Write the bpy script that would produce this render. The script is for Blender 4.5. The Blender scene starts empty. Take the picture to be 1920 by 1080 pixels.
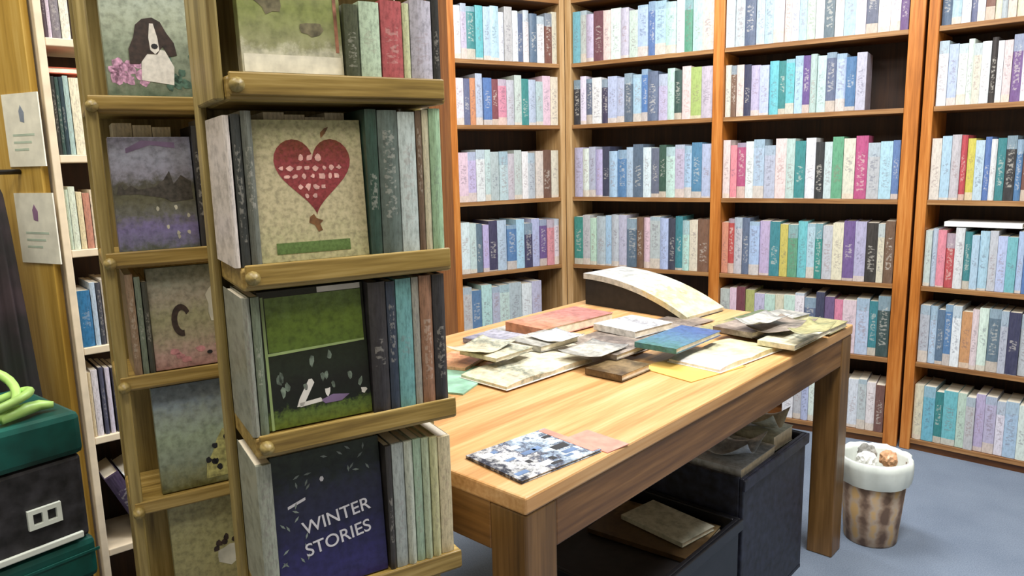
import bpy, bmesh, math, random
from mathutils import Vector, Matrix, Euler
random.seed(7)
PI = math.pi
SC = bpy.context.scene
COL = SC.collection

# ------------------------------------------------------------------ camera
FPX, CAMH = 1390.0, 1.25
_d = Vector((190, 8060, FPX)).normalized()          # the downward direction seen by the lens
_up = -_d
_fw = (Vector((0, 0, 1)) - _up * _up.z).normalized()
_rt = _fw.cross(_up)
if _rt.x < 0: _rt = -_rt
RM = Matrix((_rt, _fw, _up))                        # lens (x right, y down, z forward) -> world
def cam_ray(u, v): return RM @ Vector(((u - 960) / FPX, (v - 540) / FPX, 1.0))
def at(u, v, z):
    r = cam_ray(u, v); t = (z - CAMH) / r.z
    return Vector((r.x * t, r.y * t, z))
cd = bpy.data.cameras.new('camera'); co = bpy.data.objects.new('camera', cd); COL.objects.link(co)
cd.sensor_width = 36; cd.lens = 36 * FPX / 1920; cd.clip_start = 0.02
m3 = Matrix((RM.col[0], -RM.col[1], -RM.col[2])).transposed()
co.matrix_world = Matrix.Translation((0, 0, CAMH)) @ m3.to_4x4()
SC.camera = co

# ------------------------------------------------------------------ light and exposure
SC.view_settings.view_transform = 'Standard'; SC.view_settings.look = 'None'
SC.view_settings.gamma = 1; SC.view_settings.use_curve_mapping = False
SC.view_settings.exposure = 0.0
w = bpy.data.worlds.new('world'); SC.world = w; w.use_nodes = True
w.node_tree.nodes['Background'].inputs[0].default_value = (.8, .85, 1, 1)
w.node_tree.nodes['Background'].inputs[1].default_value = .3
CEIL = 2.75
LAMPS = [(-.15, .05, 1.2, .45, 35, 24, (1, .94, .8)), (1.05, 1.35, 1.3, .45, 35, 62, (.96, .98, 1)), (.45, 2.55, 1.1, .4, -55, 46, (.96, .98, 1)), (-.95, .95, .9, .4, 35, 25, (1, .95, .84))]
for (x, y, lx, ly, rz, p, lc) in LAMPS:
    l = bpy.data.lights.new('ceiling_lamp_light', 'AREA'); l.shape = 'RECTANGLE'; l.size = lx; l.size_y = ly
    l.energy = p; l.color = lc
    o = bpy.data.objects.new('ceiling_lamp_light', l); COL.objects.link(o)
    o.location = (x, y, CEIL - .075); o.rotation_euler = (0, 0, math.radians(rz))

# ------------------------------------------------------------------ materials
def lin(c):
    return tuple((x / 12.92 if x <= .04045 else ((x + .055) / 1.055) ** 2.4) for x in (v / 255 for v in c))
def new_mat(name):
    m = bpy.data.materials.new(name); m.use_nodes = True
    nt = m.node_tree; return m, nt, nt.nodes['Principled BSDF']
def N(nt, t, **kw):
    n = nt.nodes.new(t)
    for k, v in kw.items(): setattr(n, k, v)
    return n
def math_node(nt, op, a, b=None, c=None):
    n = N(nt, 'ShaderNodeMath', operation=op)
    for i, v in enumerate((a, b, c)):
        if v is None: continue
        if isinstance(v, (int, float)): n.inputs[i].default_value = v
        else: nt.links.new(v, n.inputs[i])
    return n.outputs[0]
def mixc(nt, f, a, b, mode='MIX'):
    n = N(nt, 'ShaderNodeMix', data_type='RGBA', blend_type=mode)
    for i, v in ((0, f), (6, a), (7, b)):
        if isinstance(v, (int, float)): n.inputs[i].default_value = v
        elif isinstance(v, tuple): n.inputs[i].default_value = (*v[:3], 1)
        else: nt.links.new(v, n.inputs[i])
    return n.outputs[2]
def noise(nt, vec, scale, detail=3, rough=.5, stretch=None):
    if stretch:
        mp = N(nt, 'ShaderNodeMapping'); mp.inputs['Scale'].default_value = stretch
        nt.links.new(vec, mp.inputs[0]); vec = mp.outputs[0]
    n = N(nt, 'ShaderNodeTexNoise'); n.inputs['Scale'].default_value = scale
    n.inputs['Detail'].default_value = detail; n.inputs['Roughness'].default_value = rough
    nt.links.new(vec, n.inputs['Vector']); return n.outputs[0]
def ramp(nt, fac, stops, interp='LINEAR'):
    r = N(nt, 'ShaderNodeValToRGB'); e = r.color_ramp; e.interpolation = interp
    while len(e.elements) < len(stops): e.elements.new(.5)
    for el, (p, c) in zip(e.elements, stops): el.position = p; el.color = (*lin(c), 1)
    nt.links.new(fac, r.inputs[0]); return r.outputs[0]
def bump(nt, b, h, s=.2, d=.002):
    n = N(nt, 'ShaderNodeBump'); n.inputs['Strength'].default_value = s; n.inputs['Distance'].default_value = d
    nt.links.new(h, n.inputs['Height']); nt.links.new(n.outputs[0], b.inputs['Normal'])
def plain(name, c, rough=.5, var=.12, sc=18, metal=0):
    m, nt, b = new_mat(name); tc = N(nt, 'ShaderNodeTexCoord')
    f = noise(nt, tc.outputs['Object'], sc, 4)
    c1 = tuple(max(0, x * (1 - var)) for x in c); c2 = tuple(min(255, x * (1 + var)) for x in c)
    nt.links.new(ramp(nt, f, [(.3, c1), (.7, c2)]), b.inputs['Base Color'])
    b.inputs['Roughness'].default_value = rough; b.inputs['Metallic'].default_value = metal
    bump(nt, b, f, .08); return m
def wood(name, dark, mid, light, axis=0, rough=.42, sc=3.0):
    m, nt, b = new_mat(name); tc = N(nt, 'ShaderNodeTexCoord')
    st = [14, 14, 14]; st[axis] = 1.0
    f = noise(nt, tc.outputs['Object'], sc, 5, .6, tuple(st))
    st2 = [70, 70, 70]; st2[axis] = 2.5
    g = noise(nt, tc.outputs['Object'], sc, 2, .5, tuple(st2))
    k = math_node(nt, 'MULTIPLY_ADD', g, .35, math_node(nt, 'MULTIPLY', f, .7))
    nt.links.new(ramp(nt, k, [(.36, dark), (.52, mid), (.68, light)]), b.inputs['Base Color'])
    b.inputs['Roughness'].default_value = rough; bump(nt, b, g, .12, .001); return m
def art(name, stops, sc=14, amp=.25, axis=2, rough=.35, h=.18, h0=0.0, interp='LINEAR', stretch=(1, 1, 1)):
    """printed picture: colours banded up the cover, broken up by noise; h = cover height"""
    m, nt, b = new_mat(name); tc = N(nt, 'ShaderNodeTexCoord')
    sep = N(nt, 'ShaderNodeSeparateXYZ'); nt.links.new(tc.outputs['Object'], sep.inputs[0])
    z = math_node(nt, 'DIVIDE', math_node(nt, 'SUBTRACT', sep.outputs[axis], h0), h)
    f = noise(nt, tc.outputs['Object'], sc * 1.6, 7, .72, stretch)
    k = math_node(nt, 'ADD', z, math_node(nt, 'MULTIPLY', math_node(nt, 'SUBTRACT', f, .5), amp * 2.6))
    g = noise(nt, tc.outputs['Object'], sc * 2.4, 3, .6, stretch)
    gc = ramp(nt, g, [(.34, (150, 152, 148)), (.5, (226, 226, 222)), (.62, (255, 255, 255))])
    nt.links.new(mixc(nt, .6, ramp(nt, k, stops, interp), gc, 'MULTIPLY'), b.inputs['Base Color'])
    b.inputs['Roughness'].default_value = rough; return m

M = {}
M['pine'] = wood('pale_pine', (96, 74, 30), (146, 120, 60), (180, 154, 94), 0, .45)
M['pine_v'] = wood('pale_pine_upright', (100, 82, 40), (140, 122, 70), (172, 152, 98), 2, .45)
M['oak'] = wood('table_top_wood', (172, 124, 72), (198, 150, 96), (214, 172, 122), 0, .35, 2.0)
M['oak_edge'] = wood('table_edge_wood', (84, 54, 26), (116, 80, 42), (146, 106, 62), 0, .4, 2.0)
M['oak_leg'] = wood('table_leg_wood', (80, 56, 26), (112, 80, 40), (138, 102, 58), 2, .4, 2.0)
M['upright'] = wood('orange_brown_upright', (148, 84, 26), (186, 112, 44), (208, 140, 70), 2, .4, 2.5)
M['upright_pale'] = wood('pale_corner_post', (160, 122, 72), (190, 152, 104), (208, 176, 130), 2, .4, 2.5)
M['shelf_brown'] = wood('brown_shelf', (70, 38, 14), (98, 58, 22), (122, 78, 34), 0, .45, 2.5)
M['edge_tan'] = wood('tan_shelf_edge', (112, 72, 36), (150, 106, 62), (178, 138, 92), 0, .45, 2.5)
M['back_brown'] = wood('dark_back_panel', (36, 20, 8), (54, 30, 12), (70, 42, 16), 2, .6, 2.0)
M['cream_wood'] = plain('cream_painted_wood', (222, 206, 180), .5, .06)
M['ochre'] = wood('ochre_panel', (150, 116, 40), (180, 144, 60), (196, 164, 88), 2, .5, 2.0)
M['pages'] = plain('page_block', (226, 216, 196), .8, .08, 60)
M['white_paper'] = plain('white_paper', (236, 236, 232), .7, .04)
M['cream_paper'] = plain('cream_paper', (230, 218, 186), .7, .06)
M['wall'] = plain('painted_wall', (206, 196, 176), .8, .03, 5)
M['ceil'] = plain('white_ceiling', (226, 224, 218), .9, .02, 5)
M['black'] = plain('black_plastic', (18, 18, 22), .35, .3, 30)
M['black_cloth'] = plain('black_fabric', (30, 29, 32), .7, .8, 40)
M['teal'] = plain('teal_green_lid', (12, 66, 60), .4, .45, 9)
M['lime'] = plain('lime_green_strap', (164, 204, 114), .4, .15, 12)
M['white_plastic'] = plain('white_plastic', (226, 232, 224), .35, .04)
M['dark_ink'] = plain('dark_ink', (24, 24, 30), .5, .2)
M['pale_ink'] = plain('pale_lettering', (198, 196, 204), .5, .08)
M['diffuser'] = new_mat('lamp_diffuser')[0]
_b = M['diffuser'].node_tree.nodes['Principled BSDF']
_b.inputs['Emission Color'].default_value = (1, .97, .93, 1); _b.inputs['Emission Strength'].default_value = 3
# carpet
m, nt, b = new_mat('blue_grey_carpet'); tc = N(nt, 'ShaderNodeTexCoord')
f = noise(nt, tc.outputs['Object'], 3, 5); g = noise(nt, tc.outputs['Object'], 260, 2)
k = math_node(nt, 'MULTIPLY_ADD', g, .5, math_node(nt, 'MULTIPLY', f, .5))
nt.links.new(ramp(nt, k, [(.3, (92, 104, 122)), (.7, (134, 146, 162))]), b.inputs['Base Color'])
b.inputs['Roughness'].default_value = .95; bump(nt, b, g, .4, .003); M['carpet'] = m

# cover of the books standing on the shelves: the colour is the object's own, lettering and bands printed along the spine
def spine_mat(name, rough, bands=1.0, weark=.1, inkk=.42, motk=.34):
    m, nt, b = new_mat(name); tc = N(nt, 'ShaderNodeTexCoord'); oi = N(nt, 'ShaderNodeObjectInfo')
    sep = N(nt, 'ShaderNodeSeparateXYZ'); nt.links.new(tc.outputs['Object'], sep.inputs[0])
    X, Y, Z = sep.outputs; rnd = oi.outputs['Random']; base = oi.outputs['Color']
    bw = N(nt, 'ShaderNodeRGBToBW'); nt.links.new(base, bw.inputs[0])
    lightb = math_node(nt, 'GREATER_THAN', bw.outputs[0], .22)
    ink = mixc(nt, lightb, (.72, .68, .6), mixc(nt, rnd, (.06, .07, .14), (.3, .16, .14)))
    r1 = math_node(nt, 'FRACT', math_node(nt, 'MULTIPLY', rnd, 17.3))
    r2 = math_node(nt, 'FRACT', math_node(nt, 'MULTIPLY', rnd, 91.7))
    # lettering
    comb = N(nt, 'ShaderNodeCombineXYZ'); nt.links.new(math_node(nt, 'MULTIPLY', X, 3.2), comb.inputs[0]); nt.links.new(math_node(nt, 'MULTIPLY', Z, 30), comb.inputs[1])
    nt.links.new(math_node(nt, 'MULTIPLY', rnd, 100), comb.inputs[2])
    let = noise(nt, comb.outputs[0], 1.0, 2, .6)
    mr = N(nt, 'ShaderNodeMapRange'); nt.links.new(let, mr.inputs[0]); mr.inputs[1].default_value = .5; mr.inputs[2].default_value = .6; let = mr.outputs[0]
    lo = math_node(nt, 'MULTIPLY_ADD', r1, .3, .12); hi = math_node(nt, 'MULTIPLY_ADD', r2, .35, .55)
    zone = math_node(nt, 'MULTIPLY', math_node(nt, 'GREATER_THAN', Z, lo), math_node(nt, 'LESS_THAN', Z, hi))
    zone = math_node(nt, 'MULTIPLY', zone, math_node(nt, 'LESS_THAN', math_node(nt, 'ABSOLUTE', X), .3))
    zone = math_node(nt, 'MULTIPLY', zone, math_node(nt, 'LESS_THAN', Y, .05))
    txt = math_node(nt, 'MULTIPLY', math_node(nt, 'MULTIPLY', let, zone), inkk)
    # printed bands
    band = math_node(nt, 'MULTIPLY', math_node(nt, 'LESS_THAN', Z, math_node(nt, 'MULTIPLY', r2, .22)), math_node(nt, 'GREATER_THAN', r1, .45))
    band2 = math_node(nt, 'MULTIPLY', math_node(nt, 'GREATER_THAN', Z, math_node(nt, 'MULTIPLY_ADD', r1, .25, .72)), math_node(nt, 'GREATER_THAN', r2, .7))
    c = mixc(nt, math_node(nt, 'MULTIPLY', band, .75 * bands), base, (.72, .6, .48))
    c = mixc(nt, math_node(nt, 'MULTIPLY', band2, .6 * bands), c, mixc(nt, r2, (.75, .8, .85), (.25, .4, .5)))
    wear = noise(nt, tc.outputs['Object'], 5, 4)
    c = mixc(nt, math_node(nt, 'MULTIPLY', wear, weark), c, (.8, .8, .8))
    mot = noise(nt, tc.outputs['Object'], 3.5, 5, .7, (1.5, 1, 3))
    c = mixc(nt, motk, c, ramp(nt, mot, [(.34, (120, 120, 118)), (.56, (250, 250, 250))]), 'MULTIPLY')
    c = mixc(nt, txt, c, ink)
    nt.links.new(c, b.inputs['Base Color']); b.inputs['Roughness'].default_value = rough
    return m
M['spine'] = spine_mat('printed_book_cover', .35)
M['spine_near'] = spine_mat('plain_book_cover', .35, .0, .06, .22, .55)

# ------------------------------------------------------------------ mesh helpers
def box(bm, x0, x1, y0, y1, z0, z1, mi=0, mat=None):
    vs = [bm.verts.new(p) for p in ((x0, y0, z0), (x1, y0, z0), (x1, y1, z0), (x0, y1, z0), (x0, y0, z1), (x1, y0, z1), (x1, y1, z1), (x0, y1, z1))]
    if mat is not None:
        for v in vs: v.co = mat @ v.co
    for f in ((0, 3, 2, 1), (4, 5, 6, 7), (0, 1, 5, 4), (1, 2, 6, 5), (2, 3, 7, 6), (3, 0, 4, 7)):
        bm.faces.new([vs[i] for i in f]).material_index = mi
    return vs
def prism(bm, pts, y0, y1, mi=0):
    """outline pts (x,z) pushed from y0 (front) to y1"""
    a = [bm.verts.new((x, y0, z)) for x, z in pts]; b_ = [bm.verts.new((x, y1, z)) for x, z in pts]
    n = len(pts)
    bm.faces.new(a).material_index = mi; bm.faces.new(list(reversed(b_))).material_index = mi
    for i in range(n): bm.faces.new((a[i], b_[i], b_[(i + 1) % n], a[(i + 1) % n])).material_index = mi
def lathe(bm, prof, seg=32, mi=0, wob=None):
    rings = []
    for k, (r, z) in enumerate(prof):
        rings.append([bm.verts.new((r * math.cos(2 * PI * i / seg) * (1 + (wob(i, k) if wob else 0)), r * math.sin(2 * PI * i / seg) * (1 + (wob(i, k) if wob else 0)), z + (.3 * r * wob(i, k) if wob else 0))) for i in range(seg)])
    for a, b_ in zip(rings, rings[1:]):
        for i in range(seg): bm.faces.new((a[i], a[(i + 1) % seg], b_[(i + 1) % seg], b_[i])).material_index = mi
    return rings
def tube(bm, pts, r, seg=8, closed=False):
    n = len(pts); rings = []
    for i in range(n):
        p = Vector(pts[i]); q = Vector(pts[(i + 1) % n]) if (closed or i < n - 1) else p; o = Vector(pts[i - 1]) if (closed or i > 0) else p
        t = (q - o).normalized(); a = t.cross(Vector((0, 0, 1)))
        if a.length < 1e-4: a = t.cross(Vector((1, 0, 0)))
        a.normalize(); b_ = t.cross(a)
        rr = r[i] if isinstance(r, (list, tuple)) else r
        rings.append([bm.verts.new(p + rr * (math.cos(2 * PI * k / seg) * a + math.sin(2 * PI * k / seg) * b_)) for k in range(seg)])
    rng = range(n) if closed else range(n - 1)
    for i in rng:
        A, B = rings[i], rings[(i + 1) % n]
        for k in range(seg): bm.faces.new((A[k], A[(k + 1) % seg], B[(k + 1) % seg], B[k]))
    if not closed:
        bm.faces.new(list(reversed(rings[0]))); bm.faces.new(rings[-1])
def obj(name, bm, mats, parent=None, bev=0, smooth=False, loc=None, rot=None):
    bmesh.ops.recalc_face_normals(bm, faces=bm.faces)
    me = bpy.data.meshes.new(name); bm.to_mesh(me); bm.free()
    for mt in (mats if isinstance(mats, (list, tuple)) else [mats]): me.materials.append(M[mt] if isinstance(mt, str) else mt)
    if smooth:
        for p in me.polygons: p.use_smooth = True
    o = bpy.data.objects.new(name, me); COL.objects.link(o)
    if parent: o.parent = parent
    if loc: o.location = loc
    if rot: o.rotation_euler = rot
    if bev:
        md = o.modifiers.new('bevel', 'BEVEL'); md.width = bev; md.segments = 2; md.limit_method = 'ANGLE'
    return o
def NB(): return bmesh.new()
def tag(o, label, cat, group=None):
    o['label'] = label; o['category'] = cat
    if group: o['group'] = group
    return o
def thing(name, label, cat, loc=(0, 0, 0), rz=0, group=None):
    o = bpy.data.objects.new(name, None); COL.objects.link(o); o.empty_display_size = .05
    o.location = loc; o.rotation_euler = (0, 0, rz); return tag(o, label, cat, group)
def struct(name, bm, mt, **kw):
    o = obj(name, bm, mt, **kw); o['kind'] = 'structure'; return o

# ------------------------------------------------------------------ layout frames (local x runs along the fronts, local y goes back, z up)
def yaw_dir(a): a = math.radians(a); return Vector((math.sin(a), math.cos(a), 0))
P0 = at(1683, 838, 0)
UR = -yaw_dir(-57)                     # along the long bookcase, left to right
CORNER = P0 - UR * 1.605
UL = yaw_dir(59)                       # along the corner bookcase, left to right
UB = yaw_dir(132)                      # along the end bookcase
def rz_of(u): return math.atan2(u.y, u.x)
FL = CORNER - UL * .655                # origin of the corner bookcase (left end)
FR = CORNER                            # origin of the long bookcase
FB = P0
SHELF = [.05, .385, .705, 1.055, 1.42, 1.722, 2.03]
DEPTH = .23

# ------------------------------------------------------------------ room
BK = .31
def back(u): return Vector((-u.y, u.x, 0))
def isect(p, d, q, e):
    det = d.x * -e.y + e.x * d.y; r = q - p
    t = (r.x * -e.y + e.x * r.y) / det; return p + d * t
cL = CORNER + back(UL) * BK; cR = CORNER + back(UR) * BK
CC = isect(cL, UL, cR, UR)
A = CC - UL * 3.35; B = CC + UR * 3.7
room = [A, CC, B, Vector((B.x, -1.9, 0)), Vector((A.x, -1.9, 0))]
for nm, mt, z0, z1 in (('floor', 'carpet', -.1, 0), ('ceiling', 'ceil', CEIL, CEIL + .1)):
    bm = NB(); lo = [bm.verts.new((p.x, p.y, z0)) for p in room]; hi = [bm.verts.new((p.x, p.y, z1)) for p in room]
    bm.faces.new(lo); bm.faces.new(hi)
    for i in range(5): bm.faces.new((lo[i], lo[(i + 1) % 5], hi[(i + 1) % 5], hi[i]))
    struct(nm, bm, mt)
for nm, i in (('wall_back_left', 0), ('wall_back_right', 1), ('wall_right', 2), ('wall_front', 3), ('wall_left', 4)):
    p, q = room[i], room[(i + 1) % 5]; u = (q - p); L = u.length; u.normalize()
    bm = NB(); box(bm, 0, L, 0, .1, 0, CEIL)
    struct(nm, bm, 'wall', loc=p, rot=(0, 0, rz_of(u)))
for i, (x, y, lx, ly, rz, p, lc) in enumerate(LAMPS):
    t = thing('ceiling_light', ('long fluorescent ceiling panel above the tall display stand', 'long fluorescent ceiling panel above the wooden table', 'fluorescent ceiling panel in front of the long wall of books', 'small fluorescent ceiling panel over the stacked storage boxes')[i], 'ceiling light', (x, y, CEIL), math.radians(rz), 'ceiling light panels')
    bm = NB(); box(bm, -lx / 2 - .03, lx / 2 + .03, -ly / 2 - .03, ly / 2 + .03, -.05, 0); obj('frame', bm, 'white_plastic', t, .004)
    bm = NB(); box(bm, -lx / 2, lx / 2, -ly / 2, ly / 2, -.06, -.05); obj('diffuser', bm, 'diffuser', t)

# ------------------------------------------------------------------ wall bookcases
def bookcase(label, org, u, posts, bays, top, plinth=True):
    """posts: (x0,x1,material) ; bays: (x0,x1)"""
    t = thing('bookcase', label, 'bookcase', org, rz_of(u), 'wall bookcases')
    for (x0, x1, mt) in posts:
        bm = NB(); box(bm, x0, x1, -.004, DEPTH, 0, top); obj('upright', bm, mt, t, .003)
    for (x0, x1) in bays:
        for z in SHELF:
            bm = NB(); box(bm, x0, x1, .006, DEPTH - .012, z - .02, z); sh = obj('shelf', bm, 'shelf_brown', t, .001)
            bm = NB(); box(bm, x0 + .0005, x1 - .0005, .0, .0058, z - .02, z - .0005); obj('edge_strip', bm, 'edge_tan', sh, .001)
    xa, xb = posts[0][0], posts[-1][1]
    bm = NB(); box(bm, xa, xb, DEPTH, DEPTH + .012, 0, top); obj('back_panel', bm, 'back_brown', t)
    for (x0, x1) in bays:
        bm = NB(); box(bm, x0, x1, .012, .03, 0, SHELF[0] - .024); obj('plinth', bm, 'shelf_brown', t)
    return t
TOP = 2.36
bookcase('narrow brown bookcase left of the corner, behind the tall display stand', FL, UL,
         [(0, .035, 'upright'), (.625, .655, 'upright_pale')], [(.035, .625)], TOP)
bookcase('long orange-brown bookcase of two bays running right from the corner', FR, UR,
         [(.005, .04, 'upright_pale'), (.765, .815, 'upright'), (1.545, 1.6, 'upright')], [(.04, .765), (.815, 1.545)], TOP)
bookcase('end bookcase at the right edge of the photo, turned towards the room', FB, UB,
         [(.006, .045, 'upright'), (.82, .86, 'upright')], [(.045, .82)], TOP)

# ------------------------------------------------------------------ books on the wall bookcases
C = dict(W=('white', (232, 234, 238)), C=('cream', (228, 216, 190)), P=('pale pink', (234, 204, 212)), L=('lavender', (190, 184, 224)),
         B=('pale blue', (176, 206, 232)), b=('blue', (74, 124, 184)), N=('navy', (38, 44, 82)), G=('light grey', (190, 198, 202)),
         K=('black', (24, 22, 26)), M=('pale mint', (190, 222, 212)), T=('teal', (28, 140, 144)), g=('green', (84, 164, 124)),
         l=('lime green', (176, 188, 104)), Y=('yellow', (220, 200, 72)), R=('red', (200, 62, 60)), r=('maroon', (128, 46, 62)),
         m=('magenta', (200, 56, 124)), k=('pink', (234, 130, 154)), O=('orange', (218, 142, 96)), n=('brown', (120, 74, 52)),
         p=('purple', (104, 74, 142)), S=('slate blue', (86, 110, 136)), t=('turquoise', (96, 194, 204)), D=('dark green', (26, 72, 62)))
ORD = 'first second third fourth fifth sixth seventh eighth ninth tenth eleventh twelfth thirteenth fourteenth fifteenth sixteenth seventeenth eighteenth nineteenth twentieth'.split()
def unit_book(hard, sm='spine'):
    bm = NB(); e = .06 if hard else .03
    n = 6; bulge = .035 if hard else .012
    fr = [(-.5 + i / n, .0 - bulge * math.sin(PI * i / n)) for i in range(n + 1)]
    outline = [(x, y) for x, y in fr] + [(.5, 1), (.5 - e, 1), (.5 - e, .05), (-.5 + e, .05), (-.5 + e, 1), (-.5, 1)]
    lo = [bm.verts.new((x, y, 0)) for x, y in outline]; hi = [bm.verts.new((x, y, 1)) for x, y in outline]
    bm.faces.new(lo); bm.faces.new(hi)
    for i in range(len(outline)): bm.faces.new((lo[i], lo[(i + 1) % len(outline)], hi[(i + 1) % len(outline)], hi[i]))
    zz = .018 if hard else .003
    box(bm, -.5 + e, .5 - e, .05, .97, zz, 1 - zz, 1)
    bmesh.ops.recalc_face_normals(bm, faces=bm.faces)
    me = bpy.data.meshes.new('book'); bm.to_mesh(me); bm.free()
    me.materials.append(M[sm]); me.materials.append(M['pages']); return me
UNIT = [unit_book(False), unit_book(True), unit_book(False, 'spine_near'), unit_book(True, 'spine_near')]
def std_book(label, frame, x, y, z, wd, dp, ht, rgb, hard=0, group=None, lean=0, mat=None):
    org, u = frame
    o = bpy.data.objects.new('hardback_book' if hard else 'paperback_book', UNIT[hard + (2 if mat else 0)]); COL.objects.link(o)
    o.scale = (wd, dp, ht)
    base = Matrix.Translation(org) @ Matrix.Rotation(rz_of(u), 4, 'Z') @ Matrix.Translation((x, y, z)) @ Matrix.Rotation(lean, 4, 'Y')
    o.matrix_world = base @ Matrix.Diagonal((wd, dp, ht, 1))
    o.color = (*lin(rgb), 1)
    return tag(o, label, 'book', group)
NARROW, CBAY, MBAY, EBAY = 'narrow bay left of the corner', 'bay right of the corner', 'middle bay', 'end bay at far right'
SH = {5: 'top', 4: 'second', 3: 'third', 2: 'fourth', 1: 'fifth', 0: 'bottom'}
def row(frame, bay, x0, x1, k, codes, ht, side='left', seed=0):
    rs = random.Random(seed * 100 + k + len(codes)); n = len(codes)
    ws = [rs.uniform(.72, 1.3) for _ in codes]; s = (x1 - x0) / sum(ws); x = x0
    for i, c in enumerate(codes):
        wd = ws[i] * s; nm, rgb = C[c]
        j = i if side == 'left' else n - 1 - i
        av = sum(rgb) / 3; rgb = tuple(min(255, max(0, (v * .84 + av * .16) * .97 + rs.uniform(-9, 9))) for v in rgb)
        lab = '%s book, %s from %s on the %s shelf, %s' % (nm, ORD[j], side, SH[k], bay)
        h = ht * rs.uniform(.9, 1.03)
        std_book(lab, frame, x + wd / 2, .006 + rs.uniform(0, .012), SHELF[k] + .0005, wd - .0012, rs.uniform(.14, .17), h, rgb, rs.random() < .35, 'books on the %s shelf, %s' % (SH[k], bay))
        x += wd
fL, fR, fB = (FL, UL), (FR, UR), (FB, UB)
rL = lambda k, c, h, a=.038, b=.62, side='left': row(fL, NARROW, a, b, k, c, h, side, 1)
r1 = lambda k, c, h, a=.045, b=.762, side='left': row(fR, CBAY, a, b, k, c, h, side, 2)
r2 = lambda k, c, h, a=.818, b=1.542, side='left': row(fR, MBAY, a, b, k, c, h, side, 3)
rB = lambda k, c, h, a=.048, b=.62, side='left': row(fB, EBAY, a, b, k, c, h, side, 4)
rL(5, 'WLTtBBWGWSWSWnC', .245)
rL(4, 'WSOBbrkGMTBGPC', .235)
rL(3, 'PLWMGMGGWGCnC', .25)
rL(2, 'WMSLNBbBNLpkP', .245)
rL(1, 'GbMGMGWL', .25, b=.50)
r1(5, 'tGLrPWGMBbBMWgMC', .24)
r1(4, 'KWSWNBLSBbSLMDPlG', .235)
r1(3, 'LWGLNBbBSWSDMLBbL', .25)
r1(2, 'TGMGBGLSnPGBNTMCn', .255)
r2(5, 'WGSBBWCWBMWSWBWSWWp', .27)
r2(4, 'CnCNLBtTtBpGMSBbG', .235, b=1.40)
r2(3, 'PkmWBLPMTWKMgCmGBb', .255)
r2(2, 'ORGSBLTYgtBTGCpLKCn', .255)
r2(1, 'GPrlLMCMWSNpkPBTD', .255, side='right')
r2(0, 'WGLWPWGWGWn', .225, a=1.12, side='right')
rB(5, 'SBWSWnCGCCBW', .26, b=0.37)
rB(4, 'WBWWCWKWPpWbB', .24, b=0.39)
rB(3, 'CBGRYBbWTKbnCW', .25, b=0.42)
rB(2, 'MBkRWTBBGBtBbW', .235, b=0.45)
rB(1, 'GBSbWOPWSGNGLB', .25, b=0.48)
rB(0, 'CtTtMGLLWBWK', .235, b=0.50)
t = thing('book', 'white book lying flat on top of the fourth-shelf row in the end bay', 'book', FB + UB * .24 + back(UB) * .09 + Vector((0, 0, SHELF[2] + .246)), rz_of(UB), 'book lying flat on a row')
bm = NB(); box(bm, -.13, .13, -.075, .075, 0, .002); box(bm, -.13, .13, -.075, .075, .016, .018); box(bm, -.13, .13, -.078, -.075, 0, .018); obj('cover', bm, 'white_paper', t)
bm = NB(); box(bm, -.126, .126, -.073, .071, .002, .016); obj('pages', bm, 'pages', t)

# ------------------------------------------------------------------ display stand: helpers
def vp(frame, u, v):
    """where the sight line through pixel (u,v) meets the upright plane of a front: local x and height"""
    org, d = frame; n = Vector((d.y, -d.x, 0)); r = cam_ray(u, v)
    t = n.dot(org) / (n.x * r.x + n.y * r.y); p = r * t
    return (Vector((p.x, p.y, 0)) - org).dot(d), CAMH + p.z
def sight(u, v, y):
    r = cam_ray(u, v); t = y / r.y; return Vector((r.x * t, r.y * t, 0))
U59 = yaw_dir(59)
T1 = (sight(650, 515, .99) - U59 * .118 * 1.15, U59); T1W, T1D = .256 * 1.15, .17
T1Z = [.12, .40, .652, .899, 1.1235, 1.359, 1.61]
T2 = (sight(320, 480, 1.166) - U59 * .086 * 1.1, U59); T2W, T2D = .24, .145
T2Z = [.1, .30, .50, .7165, .9255, 1.121, 1.3545, 1.60]
def stand(label, fr, W, D, Zs, th, posts):
    org, d = fr
    t = thing('display_stand', label, 'display stand', org, rz_of(d))
    for z in Zs:
        bm = NB(); box(bm, 0, W, 0, D, z - th, z); obj('shelf', bm, 'pine', t, .005)
        bm = NB(); box(bm, .004, W - .004, -.005, -.0002, z - th * .8, z + .004); obj('shelf_lip', bm, 'pine', t, .002)
    top = Zs[-1]
    for (x0, x1, y0, y1) in posts:
        bm = NB(); box(bm, x0, x1, y0, y1, 0, top + .02); obj('post', bm, 'pine_v', t, .004)
    bm = NB(); box(bm, 0, W, D, D + .008, .02, top); obj('back_panel', bm, 'pine_v', t)
    return t
st1 = stand('nearer pale pine display stand beside the table, holding the red heart book', T1, T1W, T1D, T1Z, .03,
            [(-.012, .0, .135, .17), (T1W, T1W + .012, .11, .17)])
bm = NB(); box(bm, -.0125, -.0005, .004, .1345, T1Z[5] - .03, T1Z[6] + .02); obj('side_panel', bm, 'pine_v', st1, .003)
st2 = stand('farther narrow pine display stand, left of and behind the taller one', T2, T2W, T2D, T2Z, .022,
            [(-.0, .017, -.004, .02)])
for st, zs, xx in ((st1, T1Z[2:], .012), (st2, T2Z[2:], .009)):
    for z in zs[:-1]:
        bm = NB(); rings = lathe(bm, [(.0005, -.012), (.006, -.010), (.009, -.004), (.009, .004), (.006, .010), (.0005, .012)], 12)
        obj('peg_knob', bm, 'pine_v', st, smooth=True, loc=(xx, -.008, z - .012), rot=(PI / 2, 0, 0))

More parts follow.
